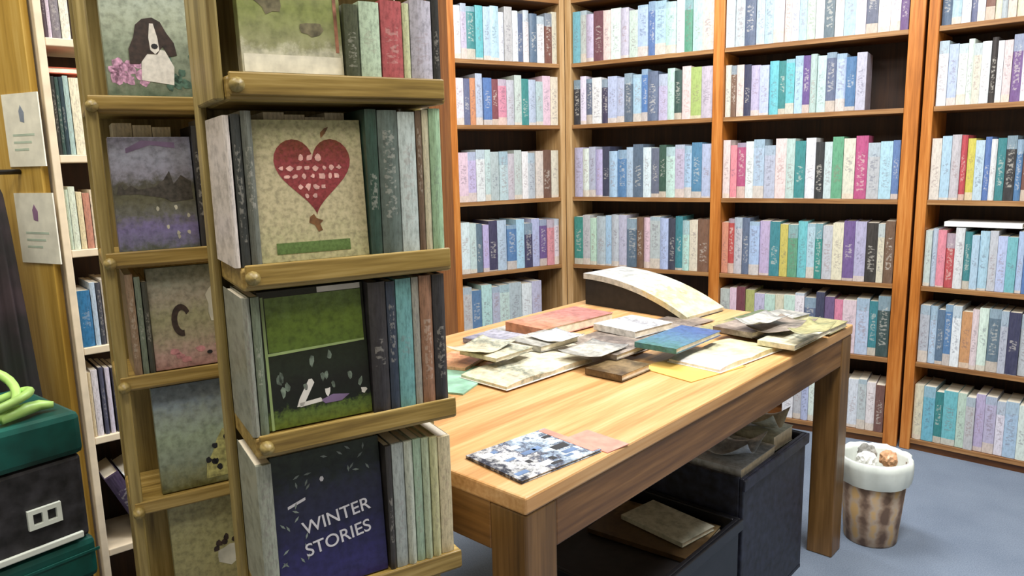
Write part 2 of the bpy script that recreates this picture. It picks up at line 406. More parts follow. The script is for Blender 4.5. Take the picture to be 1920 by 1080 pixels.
def shape(root, name, pts, mt, layer=1):
    w_, h_ = root['_w'], root['_h']; bm = NB()
    prism(bm, [((u - .5) * w_, v * h_) for u, v in pts], -.00035 * layer, -.0002)
    return obj(name, bm, mt, root)
def ellipse(cx, cy, rx, ry, n=20, a0=0, wob=0, seed=0):
    rs = random.Random(seed); out = []
    for i in range(n):
        a = 2 * PI * i / n + a0; k = 1 + rs.uniform(-wob, wob); out.append((cx + rx * k * math.cos(a), cy + ry * k * math.sin(a)))
    return out
def rect(u0, v0, u1, v1): return [(u0, v0), (u1, v0), (u1, v1), (u0, v1)]
def lettering(root, name, s, u, v, size, mt, rot=0, layer=2):
    w_, h_ = root['_w'], root['_h']
    c = bpy.data.curves.new(name, 'FONT'); c.body = s; c.size = size * w_; c.align_x = 'CENTER'; c.align_y = 'CENTER'; c.extrude = .0001; c.offset = .0002
    o = bpy.data.objects.new(name, c); COL.objects.link(o); bpy.context.view_layer.update()
    me = bpy.data.meshes.new_from_object(o.evaluated_get(bpy.context.evaluated_depsgraph_get()))
    bpy.data.objects.remove(o); me.materials.clear(); me.materials.append(M[mt])
    o = bpy.data.objects.new(name, me); COL.objects.link(o); o.parent = root
    o.location = ((u - .5) * w_, -.00035 * layer, v * h_); o.rotation_euler = (PI / 2, -rot, 0); return o
def face_book(frame, px0, px1, ymid, z0, h, cover, label, yoff=.012, th=.022, lean=4, spine_m=None):
    x0, _ = vp(frame, px0, ymid); x1, _ = vp(frame, px1, ymid)
    w_ = x1 - x0; org, d = frame
    p = org + d * ((x0 + x1) / 2) + back(d) * yoff; p.z = z0 + .0022
    r = thing('book', label, 'book', p, 0, 'books shown cover out on the stands')
    r.rotation_euler = (0, 0, rz_of(d))
    r.matrix_world = Matrix.Translation(p) @ Matrix.Rotation(rz_of(d), 4, 'Z') @ Matrix.Rotation(-math.radians(lean), 4, 'X')
    bm = NB(); box(bm, -w_ / 2, w_ / 2, 0, .0022, 0, h); box(bm, -w_ / 2, w_ / 2, th - .0022, th, 0, h); box(bm, -w_ / 2, -w_ / 2 + .0022, .0022, th - .0022, 0, h)
    obj('cover', bm, cover, r, .0006)
    bm = NB(); box(bm, -w_ / 2 + .0024, w_ / 2 - .003, .0024, th - .0024, .002, h - .003); obj('pages', bm, 'pages', r)
    r['_w'] = w_; r['_h'] = h; return r
def spine_book(frame, px0, px1, ymid, z0, ztop_px, rgb, label, group, yoff=.008, dp=.12, lean=0, hard=0, xmin=-9):
    x0, _ = vp(frame, px0, ymid); x1, zt = vp(frame, px1, ztop_px)
    x1, _ = vp(frame, px1, ymid)
    x0 = max(x0, xmin); x1 = max(x1, x0 + .008)
    return std_book(label, frame, (x0 + x1) / 2, yoff, z0 + .0005, x1 - x0 - .0008, dp, zt - z0, rgb, hard, group, lean, 1)

# ---- books standing behind the covers, of which only the page tops show
for fr, z0, xs, h_, lab in ((T1, T1Z[4], (.07, .0975, .125, .1525), .196, 'cream topped book standing behind the red heart book'), (T2, T2Z[5], (.05, .078, .106), .2, 'cream topped book standing behind the lavender landscape book')):
    for i, x in enumerate(xs):
        std_book(lab, fr, x, .062 if fr is T1 else .058, z0 + .0005, .027, .09 if fr is T1 else .075, h_ - .003 * (i % 3), (214, 204, 180), 0, lab.replace('book standing', 'books standing'), 0, 1)
# ---- covers on the nearer stand
h1 = .2
M['c_olive'] = art('olive_landscape_cover', [(0, (206, 198, 170)), (.14, (200, 196, 172)), (.2, (150, 150, 112)), (.42, (134, 142, 84)), (.62, (150, 150, 112)), (.85, (168, 160, 132)), (1, (150, 142, 120))], 22, .12, h=h1)
bk = face_book(T1, 455, 648, 75, T1Z[5], h1, 'c_olive', 'cover-out book with an olive landscape, top shelf of the nearer stand')
M['olive_dark'] = plain('dark_olive_print', (98, 92, 70), .4, .4, 60)
M['rust'] = plain('rust_print', (146, 100, 80), .4, .3, 60)
M['strip_pale'] = plain('pale_print', (214, 208, 188), .4, .08, 60)
shape(bk, 'picture_house', [(.22, .62), (.3, .74), (.28, .9), (.42, .98), (.6, .96), (.66, .8), (.8, .76), (.82, .62), (.6, .66), (.5, .6), (.36, .66)], 'olive_dark')
shape(bk, 'picture_bush', ellipse(.3, .46, .13, .07, 14, wob=.3, seed=3), 'olive_dark')
shape(bk, 'picture_bush', ellipse(.72, .3, .12, .05, 14, wob=.3, seed=4), 'olive_dark')
shape(bk, 'picture_border', rect(.93, .16, .965, 1), 'rust')
shape(bk, 'caption_strip', rect(.02, .02, .98, .13), 'strip_pale')

h2 = .183
M['c_heart'] = art('cream_linen_cover', [(0, (176, 172, 130)), (.35, (190, 178, 142)), (.7, (192, 180, 146)), (1, (178, 174, 132))], 60, .3, h=h2, rough=.55)
bk = face_book(T1, 484, 692, 350, T1Z[4], h2, 'c_heart', 'cream book with a big red folk heart on its cover', th=.02)
M['heart_red'] = art('folk_heart_red', [(0, (120, 50, 52)), (.3, (142, 62, 64)), (.6, (150, 66, 72)), (1, (116, 62, 44))], 90, .5, h=.1, h0=.06)
M['heart_mark'] = plain('pale_pink_print', (206, 160, 152), .4, .15, 80)
M['band_green'] = art('green_band_print', [(0, (82, 106, 56)), (1, (104, 130, 74))], 80, .5, h=.03)
M['brown_print'] = plain('brown_print', (104, 70, 40), .5, .3, 80)
hp = []
for i in range(48):
    a = 2 * PI * i / 48; sx = 16 * math.sin(a) ** 3; sy = 13 * math.cos(a) - 5 * math.cos(2 * a) - 2 * math.cos(3 * a) - math.cos(4 * a)
    hp.append((.53 + sx / 16 * .35, .64 + sy / 16 * .3))
shape(bk, 'red_heart', hp, 'heart_red')
rs = random.Random(5)
for rowi, (v, us) in enumerate(((.735, (.42, .5, .58)), (.66, (.24, .32, .4, .47, .55, .63, .7, .77)), (.6, (.28, .36, .44, .52, .6, .68, .74)), (.525, (.4, .47, .54, .61)), (.46, (.45, .53)))):
    for u in us:
        a, b_ = rs.uniform(.018, .03), rs.uniform(.014, .024)
        shape(bk, 'heart_ornament', ellipse(u, v, a, b_, 8, wob=.35, seed=int(u * 100 + v * 999)), 'heart_mark', 2)
shape(bk, 'brown_bird', [(.45, .27), (.5, .25), (.53, .2), (.57, .21), (.55, .255), (.58, .28), (.52, .3), (.5, .33), (.46, .31)], 'brown_print')
shape(bk, 'leaf_sprig', [(.62, .87), (.66, .9), (.7, .95), (.66, .94), (.62, .91)], 'brown_print')
shape(bk, 'green_band', rect(.14, .055, .82, .135), 'band_green')

h3 = .187
M['c_green'] = art('dark_garden_cover', [(0, (96, 110, 40)), (.1, (84, 104, 44)), (.15, (18, 26, 20)), (.3, (22, 24, 22)), (.42, (30, 38, 28)), (.56, (26, 34, 20)), (.6, (24, 28, 18)), (1, (24, 28, 20))], 60, .1, h=h3)
bk = face_book(T1, 497, 698, 660, T1Z[3], h3, 'c_green', 'book with a green upper half over a black garden scene', th=.018)
M['field_green'] = art('green_field_print', [(0, (84, 104, 40)), (.5, (98, 120, 44)), (1, (110, 134, 74))], 40, .5, h=.09, h0=.1)
M['frame_green'] = plain('pale_green_line', (140, 158, 104), .4, .1)
M['white_print'] = plain('white_print', (206, 202, 196), .4, .1)
M['mauve_print'] = plain('mauve_print', (110, 92, 124), .4, .2)
M['grey_print'] = plain('grey_foliage_print', (84, 94, 84), .5, .5, 90)
shape(bk, 'green_panel', rect(.06, .56, .97, .95), 'field_green')
shape(bk, 'title_bar', rect(.55, .955, .97, .995), 'white_print')
shape(bk, 'panel_line', [(.04, .535), (.97, .56), (.97, .575), (.04, .555)], 'frame_green', 2)
shape(bk, 'panel_line', rect(.025, 0, .05, .96), 'frame_green', 2)
shape(bk, 'white_path', [(.27, .14), (.33, .14), (.45, .3), (.43, .33), (.4, .33), (.3, .2)], 'white_print')
shape(bk, 'white_path', [(.3, .135), (.52, .15), (.5, .18), (.3, .165)], 'white_print')
shape(bk, 'white_bird', ellipse(.57, .215, .03, .03, 8, wob=.3, seed=8), 'white_print')
shape(bk, 'white_bird', ellipse(.93, .18, .035, .022, 8, wob=.3, seed=9), 'white_print')
shape(bk, 'mauve_patch', [(.5, .16), (.62, .19), (.78, .17), (.7, .13), (.54, .13)], 'mauve_print')
for i in range(12):
    u, v = random.uniform(.1, .92), random.uniform(.24, .5)
    shape(bk, 'foliage_mark', ellipse(u, v, .022, .035, 7, wob=.4, seed=30 + i), 'grey_print')

h4 = .205
M['c_navy'] = art('night_forest_cover', [(0, (48, 44, 100)), (.2, (44, 40, 92)), (.45, (36, 36, 66)), (.7, (40, 42, 62)), (.85, (34, 42, 40)), (1, (46, 56, 46))], 34, .22, h=h4)
bk = face_book(T1, 520, 728, 960, T1Z[2], h4, 'c_navy', 'dark navy book with pale lettering, lowest visible shelf of the nearer stand', th=.02)
lettering(bk, 'title', 'WINTER', .55, .49, .17, 'pale_ink', .14)
lettering(bk, 'title', 'STORIES', .55, .33, .17, 'pale_ink', .14)
M['leaf_grey'] = plain('grey_leaf_print', (116, 126, 122), .5, .2)
for i in range(26):
    u, v = (random.uniform(.03, .3), random.uniform(.2, .95)) if i % 2 else (random.uniform(.2, .97), random.uniform(.72, .96))
    a = random.uniform(0, 3)
    shape(bk, 'leaf_mark', [(u + .035 * math.cos(a), v + .025 * math.sin(a)), (u + .01 * math.sin(a), v - .008 * math.cos(a)), (u - .035 * math.cos(a), v - .025 * math.sin(a)), (u - .01 * math.sin(a), v + .008 * math.cos(a))], 'leaf_grey')
shape(bk, 'pale_star', ellipse(.44, .78, .02, .02, 6), 'pale_ink')
shape(bk, 'title_rule', [(.12, .62), (.28, .66), (.28, .68), (.12, .64)], 'pale_ink')

G1 = 'spines on the nearer stand'
ST = 'shelf of nearer stand'
for a in ((650, 677, 75, 5, 8, (64, 70, 44), 'dark olive spine beside the olive landscape book'),
          (679, 717, 75, 5, 4, (184, 204, 178), 'wide pale mint spine on the top shelf of the nearer stand'),
          (719, 759, 75, 5, 2, (178, 84, 88), 'dusty red spine on the top shelf of the nearer stand'),
          (760, 773, 75, 5, 6, (204, 208, 164), 'thin pale lime spine just right of the dusty red one'),
          (774, 814, 75, 5, 2, (186, 182, 196), 'wide lavender grey spine with a small dark mark near its foot'),
          (815, 829, 75, 5, -4, (26, 26, 26), 'black spine ending the top shelf of the nearer stand'),
          (428, 440, 340, 4, 216, (214, 204, 198), 'thin white book at the left end of the red heart shelf'),
          (443, 461, 340, 4, 214, (36, 42, 42), 'dark patterned spine left of the red heart book'),
          (462, 483, 340, 4, 208, (96, 100, 92), 'grey spine touching the left of the red heart book'),
          (694, 716, 350, 4, 205, (22, 60, 46), 'dark green spine touching the right of the red heart book'),
          (717, 754, 350, 4, 207, (84, 98, 92), 'grey green mottled spine right of the dark green one'),
          (755, 787, 350, 4, 210, (190, 202, 200), 'pale blue grey spine on the red heart shelf'),
          (788, 799, 350, 4, 208, (104, 80, 60), 'thin brown spine on the red heart shelf'),
          (800, 812, 350, 4, 206, (206, 198, 168), 'thin cream spine on the red heart shelf'),
          (813, 834, 350, 4, 204, (156, 190, 154), 'mint green spine at the right end of the red heart shelf'),
          (462, 478, 660, 3, 560, (140, 142, 130), 'grey spine left of the half green, half black book'),
          (479, 496, 660, 3, 558, (110, 122, 100), 'thin sage spine touching the half green, half black book'),
          (699, 732, 660, 3, 528, (26, 20, 28), 'wide black spine right of the half green, half black book'),
          (733, 750, 660, 3, 528, (28, 44, 66), 'navy spine left of the light teal one'),
          (751, 780, 660, 3, 522, (108, 164, 166), 'light teal spine on the third shelf of the nearer stand'),
          (781, 794, 660, 3, 520, (158, 156, 146), 'thin grey spine right of the light teal one'),
          (795, 818, 660, 3, 516, (150, 108, 82), 'brown spine near the right end of the third shelf'),
          (819, 842, 660, 3, 514, (28, 26, 34), 'black spine at the right end of the third shelf, nearer stand'),
          (488, 518, 960, 2, 872, (150, 154, 140), 'grey spine left of the navy lettered book'),
          (730, 741, 930, 2, 838, (40, 34, 30), 'thin black spine right of the navy lettered book'),
          (742, 764, 930, 2, 832, (164, 172, 170), 'blue grey spine, first of the pale run by the navy book'),
          (765, 781, 930, 2, 828, (186, 192, 178), 'pale spine, second of the run by the navy book'),
          (782, 797, 930, 2, 824, (160, 184, 160), 'pale green spine, third of the run by the navy book'),
          (798, 812, 930, 2, 822, (178, 190, 160), 'pale sage spine, fourth of the run by the navy book'),
          (813, 828, 930, 2, 820, (198, 196, 150), 'yellowish cream spine, fifth of the run by the navy book'),
          (829, 852, 930, 2, 818, (206, 192, 156), 'wide cream spine at the end of the lowest visible shelf')):
    x0, x1, ym, k, yt, rgb, lab = a
    spine_book(T1, x0, x1, ym, T1Z[k], yt, rgb, lab, G1, hard=(x0 % 3 == 0))

# ---- covers on the farther stand
g1 = .19
M['c_dog'] = art('garden_dog_cover', [(0, (96, 112, 92)), (.12, (120, 128, 108)), (.35, (136, 146, 126)), (.6, (168, 176, 156)), (.82, (176, 186, 172)), (.92, (150, 180, 186)), (1, (178, 204, 210))], 34, .16, h=g1)
bk = face_book(T2, 196, 385, 100, T2Z[6], g1, 'c_dog', 'book with a black and white spaniel among pink flowers on its cover')
M['dog_dark'] = plain('dark_brown_fur_print', (44, 32, 28), .45, .4, 120)
M['fur_white'] = plain('white_fur_print', (206, 200, 190), .45, .08, 120)
M['flower_pink'] = plain('pink_flower_print', (170, 128, 152), .45, .3, 160)
M['leaf_dark'] = plain('dark_leaf_print', (66, 92, 78), .45, .35, 120)
for i in range(16): shape(bk, 'flower', ellipse(random.uniform(.08, .5), random.uniform(.12, .36), .05, .04, 9, wob=.35, seed=i), 'flower_pink')
for i in range(8): shape(bk, 'leaf', ellipse(random.uniform(.6, .92), random.uniform(.08, .34), .05, .04, 9, wob=.35, seed=i + 40), 'leaf_dark')
shape(bk, 'dog_chest', [(q_, r_ * .8 - .02) for q_, r_ in [(.34, .2), (.36, .42), (.44, .52), (.6, .5), (.68, .34), (.66, .16)]], 'fur_white', 2)
shape(bk, 'dog_head', [(q_, r_ * .8 - .02) for q_, r_ in [(.24, .36), (.24, .5), (.3, .62), (.33, .74), (.4, .8), (.5, .82), (.58, .78), (.63, .68), (.7, .58), (.72, .46), (.64, .44), (.58, .54), (.52, .46), (.42, .46), (.34, .36)]], 'dog_dark', 3)
shape(bk, 'dog_blaze', [(.5 + (q_ - .5) * .75, r_ * .8 - .02) for q_, r_ in [(.44, .5), (.43, .62), (.46, .76), (.51, .76), (.55, .62), (.56, .5), (.5, .46)]], 'fur_white', 4)
shape(bk, 'dog_nose', ellipse(.5, .41, .035, .022, 8), 'dark_ink', 5)

g2 = .176
M['c_lav'] = art('lavender_landscape_cover', [(0, (96, 102, 92)), (.08, (118, 116, 148)), (.2, (128, 118, 168)), (.32, (112, 112, 108)), (.45, (98, 96, 76)), (.58, (84, 82, 74)), (.68, (142, 140, 156)), (.85, (150, 152, 170)), (1, (110, 108, 128))], 40, .14, h=g2)
bk = face_book(T2, 212, 368, 350, T2Z[5], g2, 'c_lav', 'book with a lavender and grey landscape cover, behind the black spine')
M['tree_dark'] = plain('dark_tree_print', (58, 54, 50), .45, .4, 120)
shape(bk, 'treeline', [(.04, .5), (.08, .6), (.14, .54), (.22, .58), (.3, .54), (.5, .56), (.62, .62), (.7, .7), (.74, .58), (.84, .66), (.96, .6), (.97, .44), (.7, .42), (.6, .46), (.3, .5)], 'tree_dark')
shape(bk, 'title_mark', [(.2, .86), (.5, .93), (.8, .9), (.8, .95), (.4, .97), (.2, .9)], 'mauve_print')
M['pale_ridge'] = plain('pale_stone_print', (176, 172, 156), .45, .2)
for i in range(7): shape(bk, 'white_flower', ellipse(random.uniform(.5, .95), random.uniform(.1, .38), .022, .02, 7, wob=.3, seed=60 + i), 'pale_ridge')

g3 = .166
M['c_warm'] = art('warm_grey_cover', [(0, (160, 120, 116)), (.14, (176, 146, 136)), (.3, (160, 148, 124)), (.5, (150, 146, 112)), (.7, (164, 154, 138)), (.88, (150, 152, 138)), (1, (120, 126, 110))], 44, .15, h=g3)
bk = face_book(T2, 284, 442, 600, T2Z[4], g3, 'c_warm', 'warm grey book with a dark curved loop on its cover')
loop = [(.36 + .12 * math.cos(a), .47 + .16 * math.sin(a)) for a in [math.radians(x) for x in range(30, 300, 18)]]
loop += [(.37 + .06 * math.cos(a), .47 + .1 * math.sin(a)) for a in [math.radians(x) for x in range(282, 20, -18)]]
shape(bk, 'dark_loop', loop, 'brown_dark' if 'brown_dark' in M else 'dog_dark', 2)
M['rose'] = plain('rose_print', (168, 116, 118), .45, .2, 90)
for i in range(7): shape(bk, 'rose_patch', ellipse(random.uniform(.1, .95), random.uniform(.04, .2), .06, .03, 9, wob=.3, seed=80 + i), 'rose')
shape(bk, 'dark_spot', ellipse(.66, .12, .035, .02, 8), 'dark_ink', 2)
shape(bk, 'pale_figure', ellipse(.78, .6, .1, .16, 12, wob=.25, seed=5), 'pale_ridge')

g4 = .179
M['c_moor'] = art('green_moor_cover', [(0, (96, 92, 48)), (.12, (126, 128, 96)), (.3, (136, 146, 128)), (.5, (150, 164, 140)), (.7, (154, 166, 160)), (.85, (140, 156, 172)), (1, (110, 126, 142))], 30, .16, h=g4)
bk = face_book(T2, 294, 464, 815, T2Z[3], g4, 'c_moor', 'book with a grey green moorland cover and dark speckled shape at right')
M['speckle'] = plain('olive_speckle_print', (150, 146, 92), .45, .25, 120)
shape(bk, 'speckled_animal', [(.5, .06), (.52, .2), (.6, .3), (.66, .42), (.74, .52), (.82, .44), (.9, .3), (.92, .12), (.8, .06)], 'speckle')
for i in range(10): shape(bk, 'dark_spot', ellipse(random.uniform(.54, .9), random.uniform(.14, .46), .035, .028, 8, wob=.3, seed=100 + i), 'dark_ink', 2)

g5 = .19
M['c_sand'] = art('sandy_olive_cover', [(0, (130, 116, 84)), (.3, (150, 142, 98)), (.6, (156, 150, 104)), (1, (172, 168, 128))], 40, .25, h=g5)
bk = face_book(T2, 324, 478, 1020, T2Z[2], g5, 'c_sand', 'sandy olive book at the bottom edge, lowest on the farther stand')
for i in range(9): shape(bk, 'dark_spot', ellipse(random.uniform(.5, .92), random.uniform(.3, .6), .04, .03, 8, wob=.3, seed=130 + i), 'dog_dark')
shape(bk, 'pale_patch', ellipse(.7, .42, .16, .1, 12, wob=.2, seed=6), 'pale_ridge')

G2 = 'spines on the farther stand'
for a in ((369, 386, 350, 5, 236, (22, 18, 22), 'black spine right of the lavender landscape book'),
          (387, 408, 350, 5, 222, (204, 196, 184), 'cream spine right of the black one, farther stand'),
          (409, 430, 350, 5, 222, (186, 172, 172), 'pinkish grey spine tucked behind the nearer stand'),
          (242, 258, 600, 4, 515, (142, 116, 92), 'brown spine left end of the shelf with the loop cover'),
          (259, 271, 600, 4, 520, (108, 120, 104), 'sage spine left of the loop cover book'),
          (272, 283, 600, 4, 530, (52, 54, 44), 'dark spine touching the loop cover book')):
    x0, x1, ym, k, yt, rgb, lab = a
    spine_book(T2, x0, x1, ym, T2Z[k], yt, rgb, lab, G2)

# ------------------------------------------------------------------ narrow cream bookcase at the left
U50 = yaw_dir(50)
WF = (sight(100, 290, 1.725), U50); WW, WD = .44, .2
WZ = [.08, .304, .601, .828, 1.065, 1.286, 1.546, 1.80, 2.03]
t = thing('bookcase', 'cream edged bookcase at left, half hidden behind the display stands', 'bookcase', WF[0], rz_of(U50))
for x0, x1 in ((-.004, .012), (WW - .016, WW)):
    bm = NB(); box(bm, x0, x1, 0, WD, 0, 2.06); obj('side_panel', bm, 'cream_wood', t, .002)
for z in WZ:
    bm = NB(); box(bm, .0125, WW - .0165, .004, WD - .008, z - .018, z); obj('shelf', bm, 'cream_wood', t, .002)
bm = NB(); box(bm, -.004, WW, WD, WD + .008, 0, 2.06); obj('back_panel', bm, 'back_brown', t)
G3 = 'books in the cream edged bookcase'; EDGE = {}
for a in ((70, 80, 40, 6, -40, (70, 48, 62), 'dark plum book, top visible shelf of the cream bookcase', 0),
          (81, 96, 40, 6, -40, (206, 190, 206), 'lilac book, top visible shelf of the cream bookcase', 0),
          (97, 114, 40, 6, -35, (120, 112, 120), 'grey book, top visible shelf of the cream bookcase', 0),
          (115, 132, 40, 6, -30, (226, 222, 206), 'white book, top visible shelf of the cream bookcase', 0),
          (88, 98, 210, 5, 142, (28, 30, 24), 'black book at the left of the second cream shelf', 0),
          (99, 112, 210, 5, 144, (34, 68, 64), 'dark green book on the second cream shelf', 0),
          (113, 122, 210, 5, 144, (22, 52, 64), 'dark teal book on the second cream shelf', 0),
          (123, 136, 210, 5, 142, (164, 190, 186), 'pale aqua book on the second cream shelf', 0),
          (137, 155, 210, 5, 146, (230, 222, 196), 'cream book ending the second cream shelf', 0),
          (118, 131, 410, 4, 356, (190, 206, 186), 'pale green book at the left of the third cream shelf', 0),
          (132, 148, 410, 4, 350, (212, 222, 204), 'mint white book on the third cream shelf', 0),
          (149, 160, 410, 4, 360, (222, 208, 168), 'cream book beside the red marked one, third cream shelf', 0),
          (161, 174, 410, 4, 362, (190, 130, 108), 'cream and red book on the third cream shelf', 0),
          (175, 192, 410, 4, 356, (222, 206, 180), 'pale buff book ending the third cream shelf', 0),
          (146, 176, 600, 3, 545, (28, 110, 160), 'wide bright blue book low on the cream bookcase', 0),
          (177, 187, 600, 3, 530, (180, 200, 220), 'pale blue book right of the bright blue one', 0),
          (188, 197, 600, 3, 530, (56, 60, 74), 'slate book on the bright blue book\'s shelf', 0),
          (198, 208, 600, 3, 524, (206, 196, 184), 'ivory book on the bright blue book\'s shelf', 0),
          (209, 221, 600, 3, 524, (142, 96, 84), 'red brown book on the bright blue book\'s shelf', 0),
          (222, 236, 600, 3, 520, (190, 178, 164), 'beige book on the bright blue book\'s shelf', 0),
          (158, 176, 750, 2, 700, (214, 196, 160), 'buff book under the bright blue book\'s shelf', 0),
          (177, 190, 750, 2, 694, (222, 216, 222), 'white book beside the buff one, fifth cream shelf', 0),
          (193, 201, 750, 2, 690, (70, 72, 96), 'slate blue book leaning on the fifth cream shelf', 0),
          (204, 213, 750, 2, 690, (216, 208, 226), 'lilac white book leaning on the fifth cream shelf', 0),
          (216, 224, 750, 2, 690, (48, 44, 62), 'dark violet book leaning on the fifth cream shelf', 0),
          (227, 240, 750, 2, 690, (216, 206, 196), 'ivory book leaning at the end of the fifth cream shelf', 0)):
    x0, x1, ym, k, yt, rgb, lab, ln = a
    o = spine_book(WF, x0, x1, ym, WZ[k], yt, rgb, lab, G3, dp=.13, yoff=.012, xmin=EDGE.get(k, .0135))
    EDGE[k] = (o.location - WF[0]).dot(U50) + o.scale.x / 2 + .0006
for i, (dx, rgb, lab) in enumerate(((0, (54, 38, 70), 'dark purple book slumped sideways on the lowest cream shelf'), (.044, (222, 226, 230), 'white book slumped behind the purple one, lowest cream shelf'), (.088, (150, 166, 150), 'sage book slumped last on the lowest cream shelf'))):
    std_book(lab, WF, .116 + dx, .012, WZ[1] + .009, .036, .14, .195, rgb, 1, G3, math.radians(-23), 1)
xa, _ = vp(WF, 92, 130); xb, _ = vp(WF, 152, 130)
t = thing('book', 'red book lying flat on top of the second cream shelf row', 'book', WF[0] + U50 * ((xa + xb) / 2) + back(U50) * .07 + Vector((0, 0, max(vp(WF, q_, 142)[1] for q_ in (98, 155)) + .004)), rz_of(U50))
hw = (xb - xa) / 2
bm = NB(); box(bm, -hw, hw, -.055, .055, 0, .002); box(bm, -hw, hw, -.055, .055, .012, .014); box(bm, hw - .002, hw, -.055, .055, .002, .012)
M['brick_red'] = plain('orange_red_cover', (196, 96, 70), .4, .1); obj('cover', bm, 'brick_red', t)
bm = NB(); box(bm, -hw + .001, hw - .003, -.054, .054, .0022, .0118); obj('pages', bm, 'pages', t)

# ochre panel with notices, coat
U115 = yaw_dir(115); E0 = WF[0] - U50 * .014 - U115 * .02
PANW = .9
PF = (E0 - U115 * PANW, U115)
t = thing('wooden_panel', 'ochre wooden panel beside the cream edged bookcase', 'panel', PF[0], rz_of(U115))
bm = NB(); box(bm, 0, PANW - .006, 0, .018, 0, 2.3); obj('board', bm, 'ochre', t, .002)
M['notice'] = plain('pale_notice_card', (226, 224, 210), .6, .06, 25)
for i, (a0, a1, b0, b1, lab) in enumerate((((4, 178), (72, 178), 0, 312, 'upper white notice pinned to the ochre panel'), ((28, 362), (100, 362), 0, 492, 'lower white notice pinned to the ochre panel'))):
    x0, z1 = vp(PF, *a0); x1, _ = vp(PF, *a1); _, z0 = vp(PF, 60, b1)
    p = PF[0] + U115 * ((x0 + x1) / 2) - back(U115) * .0005; p.z = z0
    n = thing('notice', lab, 'notice', p, rz_of(U115), 'notices on the ochre panel')
    w_, h_ = x1 - x0, z1 - z0
    bm = NB(); box(bm, -w_ / 2, w_ / 2, -.003, 0, 0, h_); obj('card', bm, 'notice', n)
    n['_w'] = w_; n['_h'] = h_
    for q in (-.0028,):
        bm = NB(); prism(bm, [((u - .5) * w_, v * h_) for u, v in ([(.45, .62), (.56, .6), (.58, .74), (.5, .84), (.44, .76)])], -.0034, -.003)
        obj('printed_emblem', bm, plain('grey_blue_emblem' if i == 0 else 'mauve_emblem', (120, 130, 146) if i == 0 else (132, 100, 132), .6, .2), n)
    bm = NB()
    for k in range(3): prism(bm, [((u - .5) * w_, v * h_) for u, v in rect(.2, .42 - .1 * k, .8 - .1 * k, .45 - .1 * k)], -.0034, -.003)
    obj('printed_lines', bm, plain('pale_green_lines', (176, 192, 176), .6, .1), n)
xw, zt = vp(PF, 30, 300)
cx = xw - .07
bm = NB(); rs = random.Random(3); ph = [rs.uniform(0, 6) for _ in range(4)]; seg = 64; rings = []
prof = [(.012, 1.24), (.028, 1.235), (.04, 1.2), (.044, 1.14), (.048, 1.05), (.052, .95), (.056, .86), (.06, .78), (.064, .7), (.066, .62), (.055, .615), (.01, .62)]
for r, z in prof:
    k = .6 * min(1, (1.24 - z) / .3)
    rings.append([bm.verts.new(((r + k * .011 * math.sin(9 * a + ph[0] + 2 * z) + k * .006 * math.sin(17 * a + ph[1])) * math.cos(a), .75 * (r + k * .011 * math.sin(9 * a + ph[0] + 2 * z) + k * .006 * math.sin(17 * a + ph[1])) * math.sin(a), z)) for a in [2 * PI * i / seg for i in range(seg)]])
for a_, b_ in zip(rings, rings[1:]):
    for i in range(seg): bm.faces.new((a_[i], a_[(i + 1) % seg], b_[(i + 1) % seg], b_[i]))
bm.faces.new(rings[0]); bm.faces.new(rings[-1])
m, nt, b = new_mat('dark_coat_cloth'); tc = N(nt, 'ShaderNodeTexCoord'); f = noise(nt, tc.outputs['Object'], 9, 4)
nt.links.new(ramp(nt, f, [(.3, (22, 28, 20)), (.5, (28, 24, 24)), (.7, (52, 40, 44))]), b.inputs['Base Color']); b.inputs['Roughness'].default_value = .9; M['coat'] = m
p = PF[0] + U115 * vp(PF, 62, 500)[0] - back(U115) * .085
hk = .084
ct = thing('coat', 'dark coat hanging against the ochre panel at the left edge', 'coat', p, rz_of(U115))
obj('coat_body', bm, 'coat', ct, smooth=True)
bm = NB(); tube(bm, [(0, hk, 1.25), (0, .02, 1.25), (0, 0, 1.258)], .006); obj('hook', bm, 'black', ct, smooth=True)

# ------------------------------------------------------------------ stacked storage boxes, front left
U38 = yaw_dir(38)
BF = (sight(100, 900, 1.25), U38)
BX0, BX1, BD = -.30, .058, .26
def storage_box(label, z0, z1, label_plate):
    t = thing('storage_box', label, 'storage box', BF[0] + Vector((0, 0, z0)), rz_of(U38), 'stacked storage boxes')
    h = z1 - z0; lid = .082
    bm = NB(); box(bm, BX0 + .006, BX1 - .006, .006, BD, .0, h - lid); obj('body', bm, 'black_cloth', t, .008)
    bm = NB(); box(bm, BX0, BX1, 0, BD + .006, h - lid + .0005, h - .001); obj('lid', bm, 'teal', t, .012)
    bm = NB(); box(bm, BX0 + .01, BX1 - .02, -.002, .0055, .004, .016); obj('trim_strip', bm, 'white_plastic', t, .002)
    bm = NB(); box(bm, BX0 - .003, BX1 + .003, -.003, -.0005, h - .03, h - .024); obj('lid_rim', bm, 'white_plastic' if label_plate else 'teal', t, .001) if not label_plate else bm.free()
    if label_plate:
        x, z = vp(BF, 85, 968); z -= z0
        pl = NB(); a, b_ = .027, .018
        for (q0, q1, s0, s1) in ((-a, a, b_ - .008, b_), (-a, a, -b_, -b_ + .008), (-a, -a + .008, -b_ + .008, b_ - .008), (a - .008, a, -b_ + .008, b_ - .008), (-.004, .004, -b_ + .008, b_ - .008)):
            box(pl, x + q0, x + q1, -.001, .0058, z + s0, z + s1)
        obj('label_holder', pl, 'white_plastic', t)
    for q in range(1, 5):
        pass
    return t
storage_box('topmost black storage box with teal lid and white label holder', .577, .82, True)
storage_box('second storage box down, teal lid just under the labelled box', .29, .5765, False)
storage_box('lowest black storage box on the floor under the other two', 0, .2895, False)
def pt38(u, v, z): return at(u, v, z)
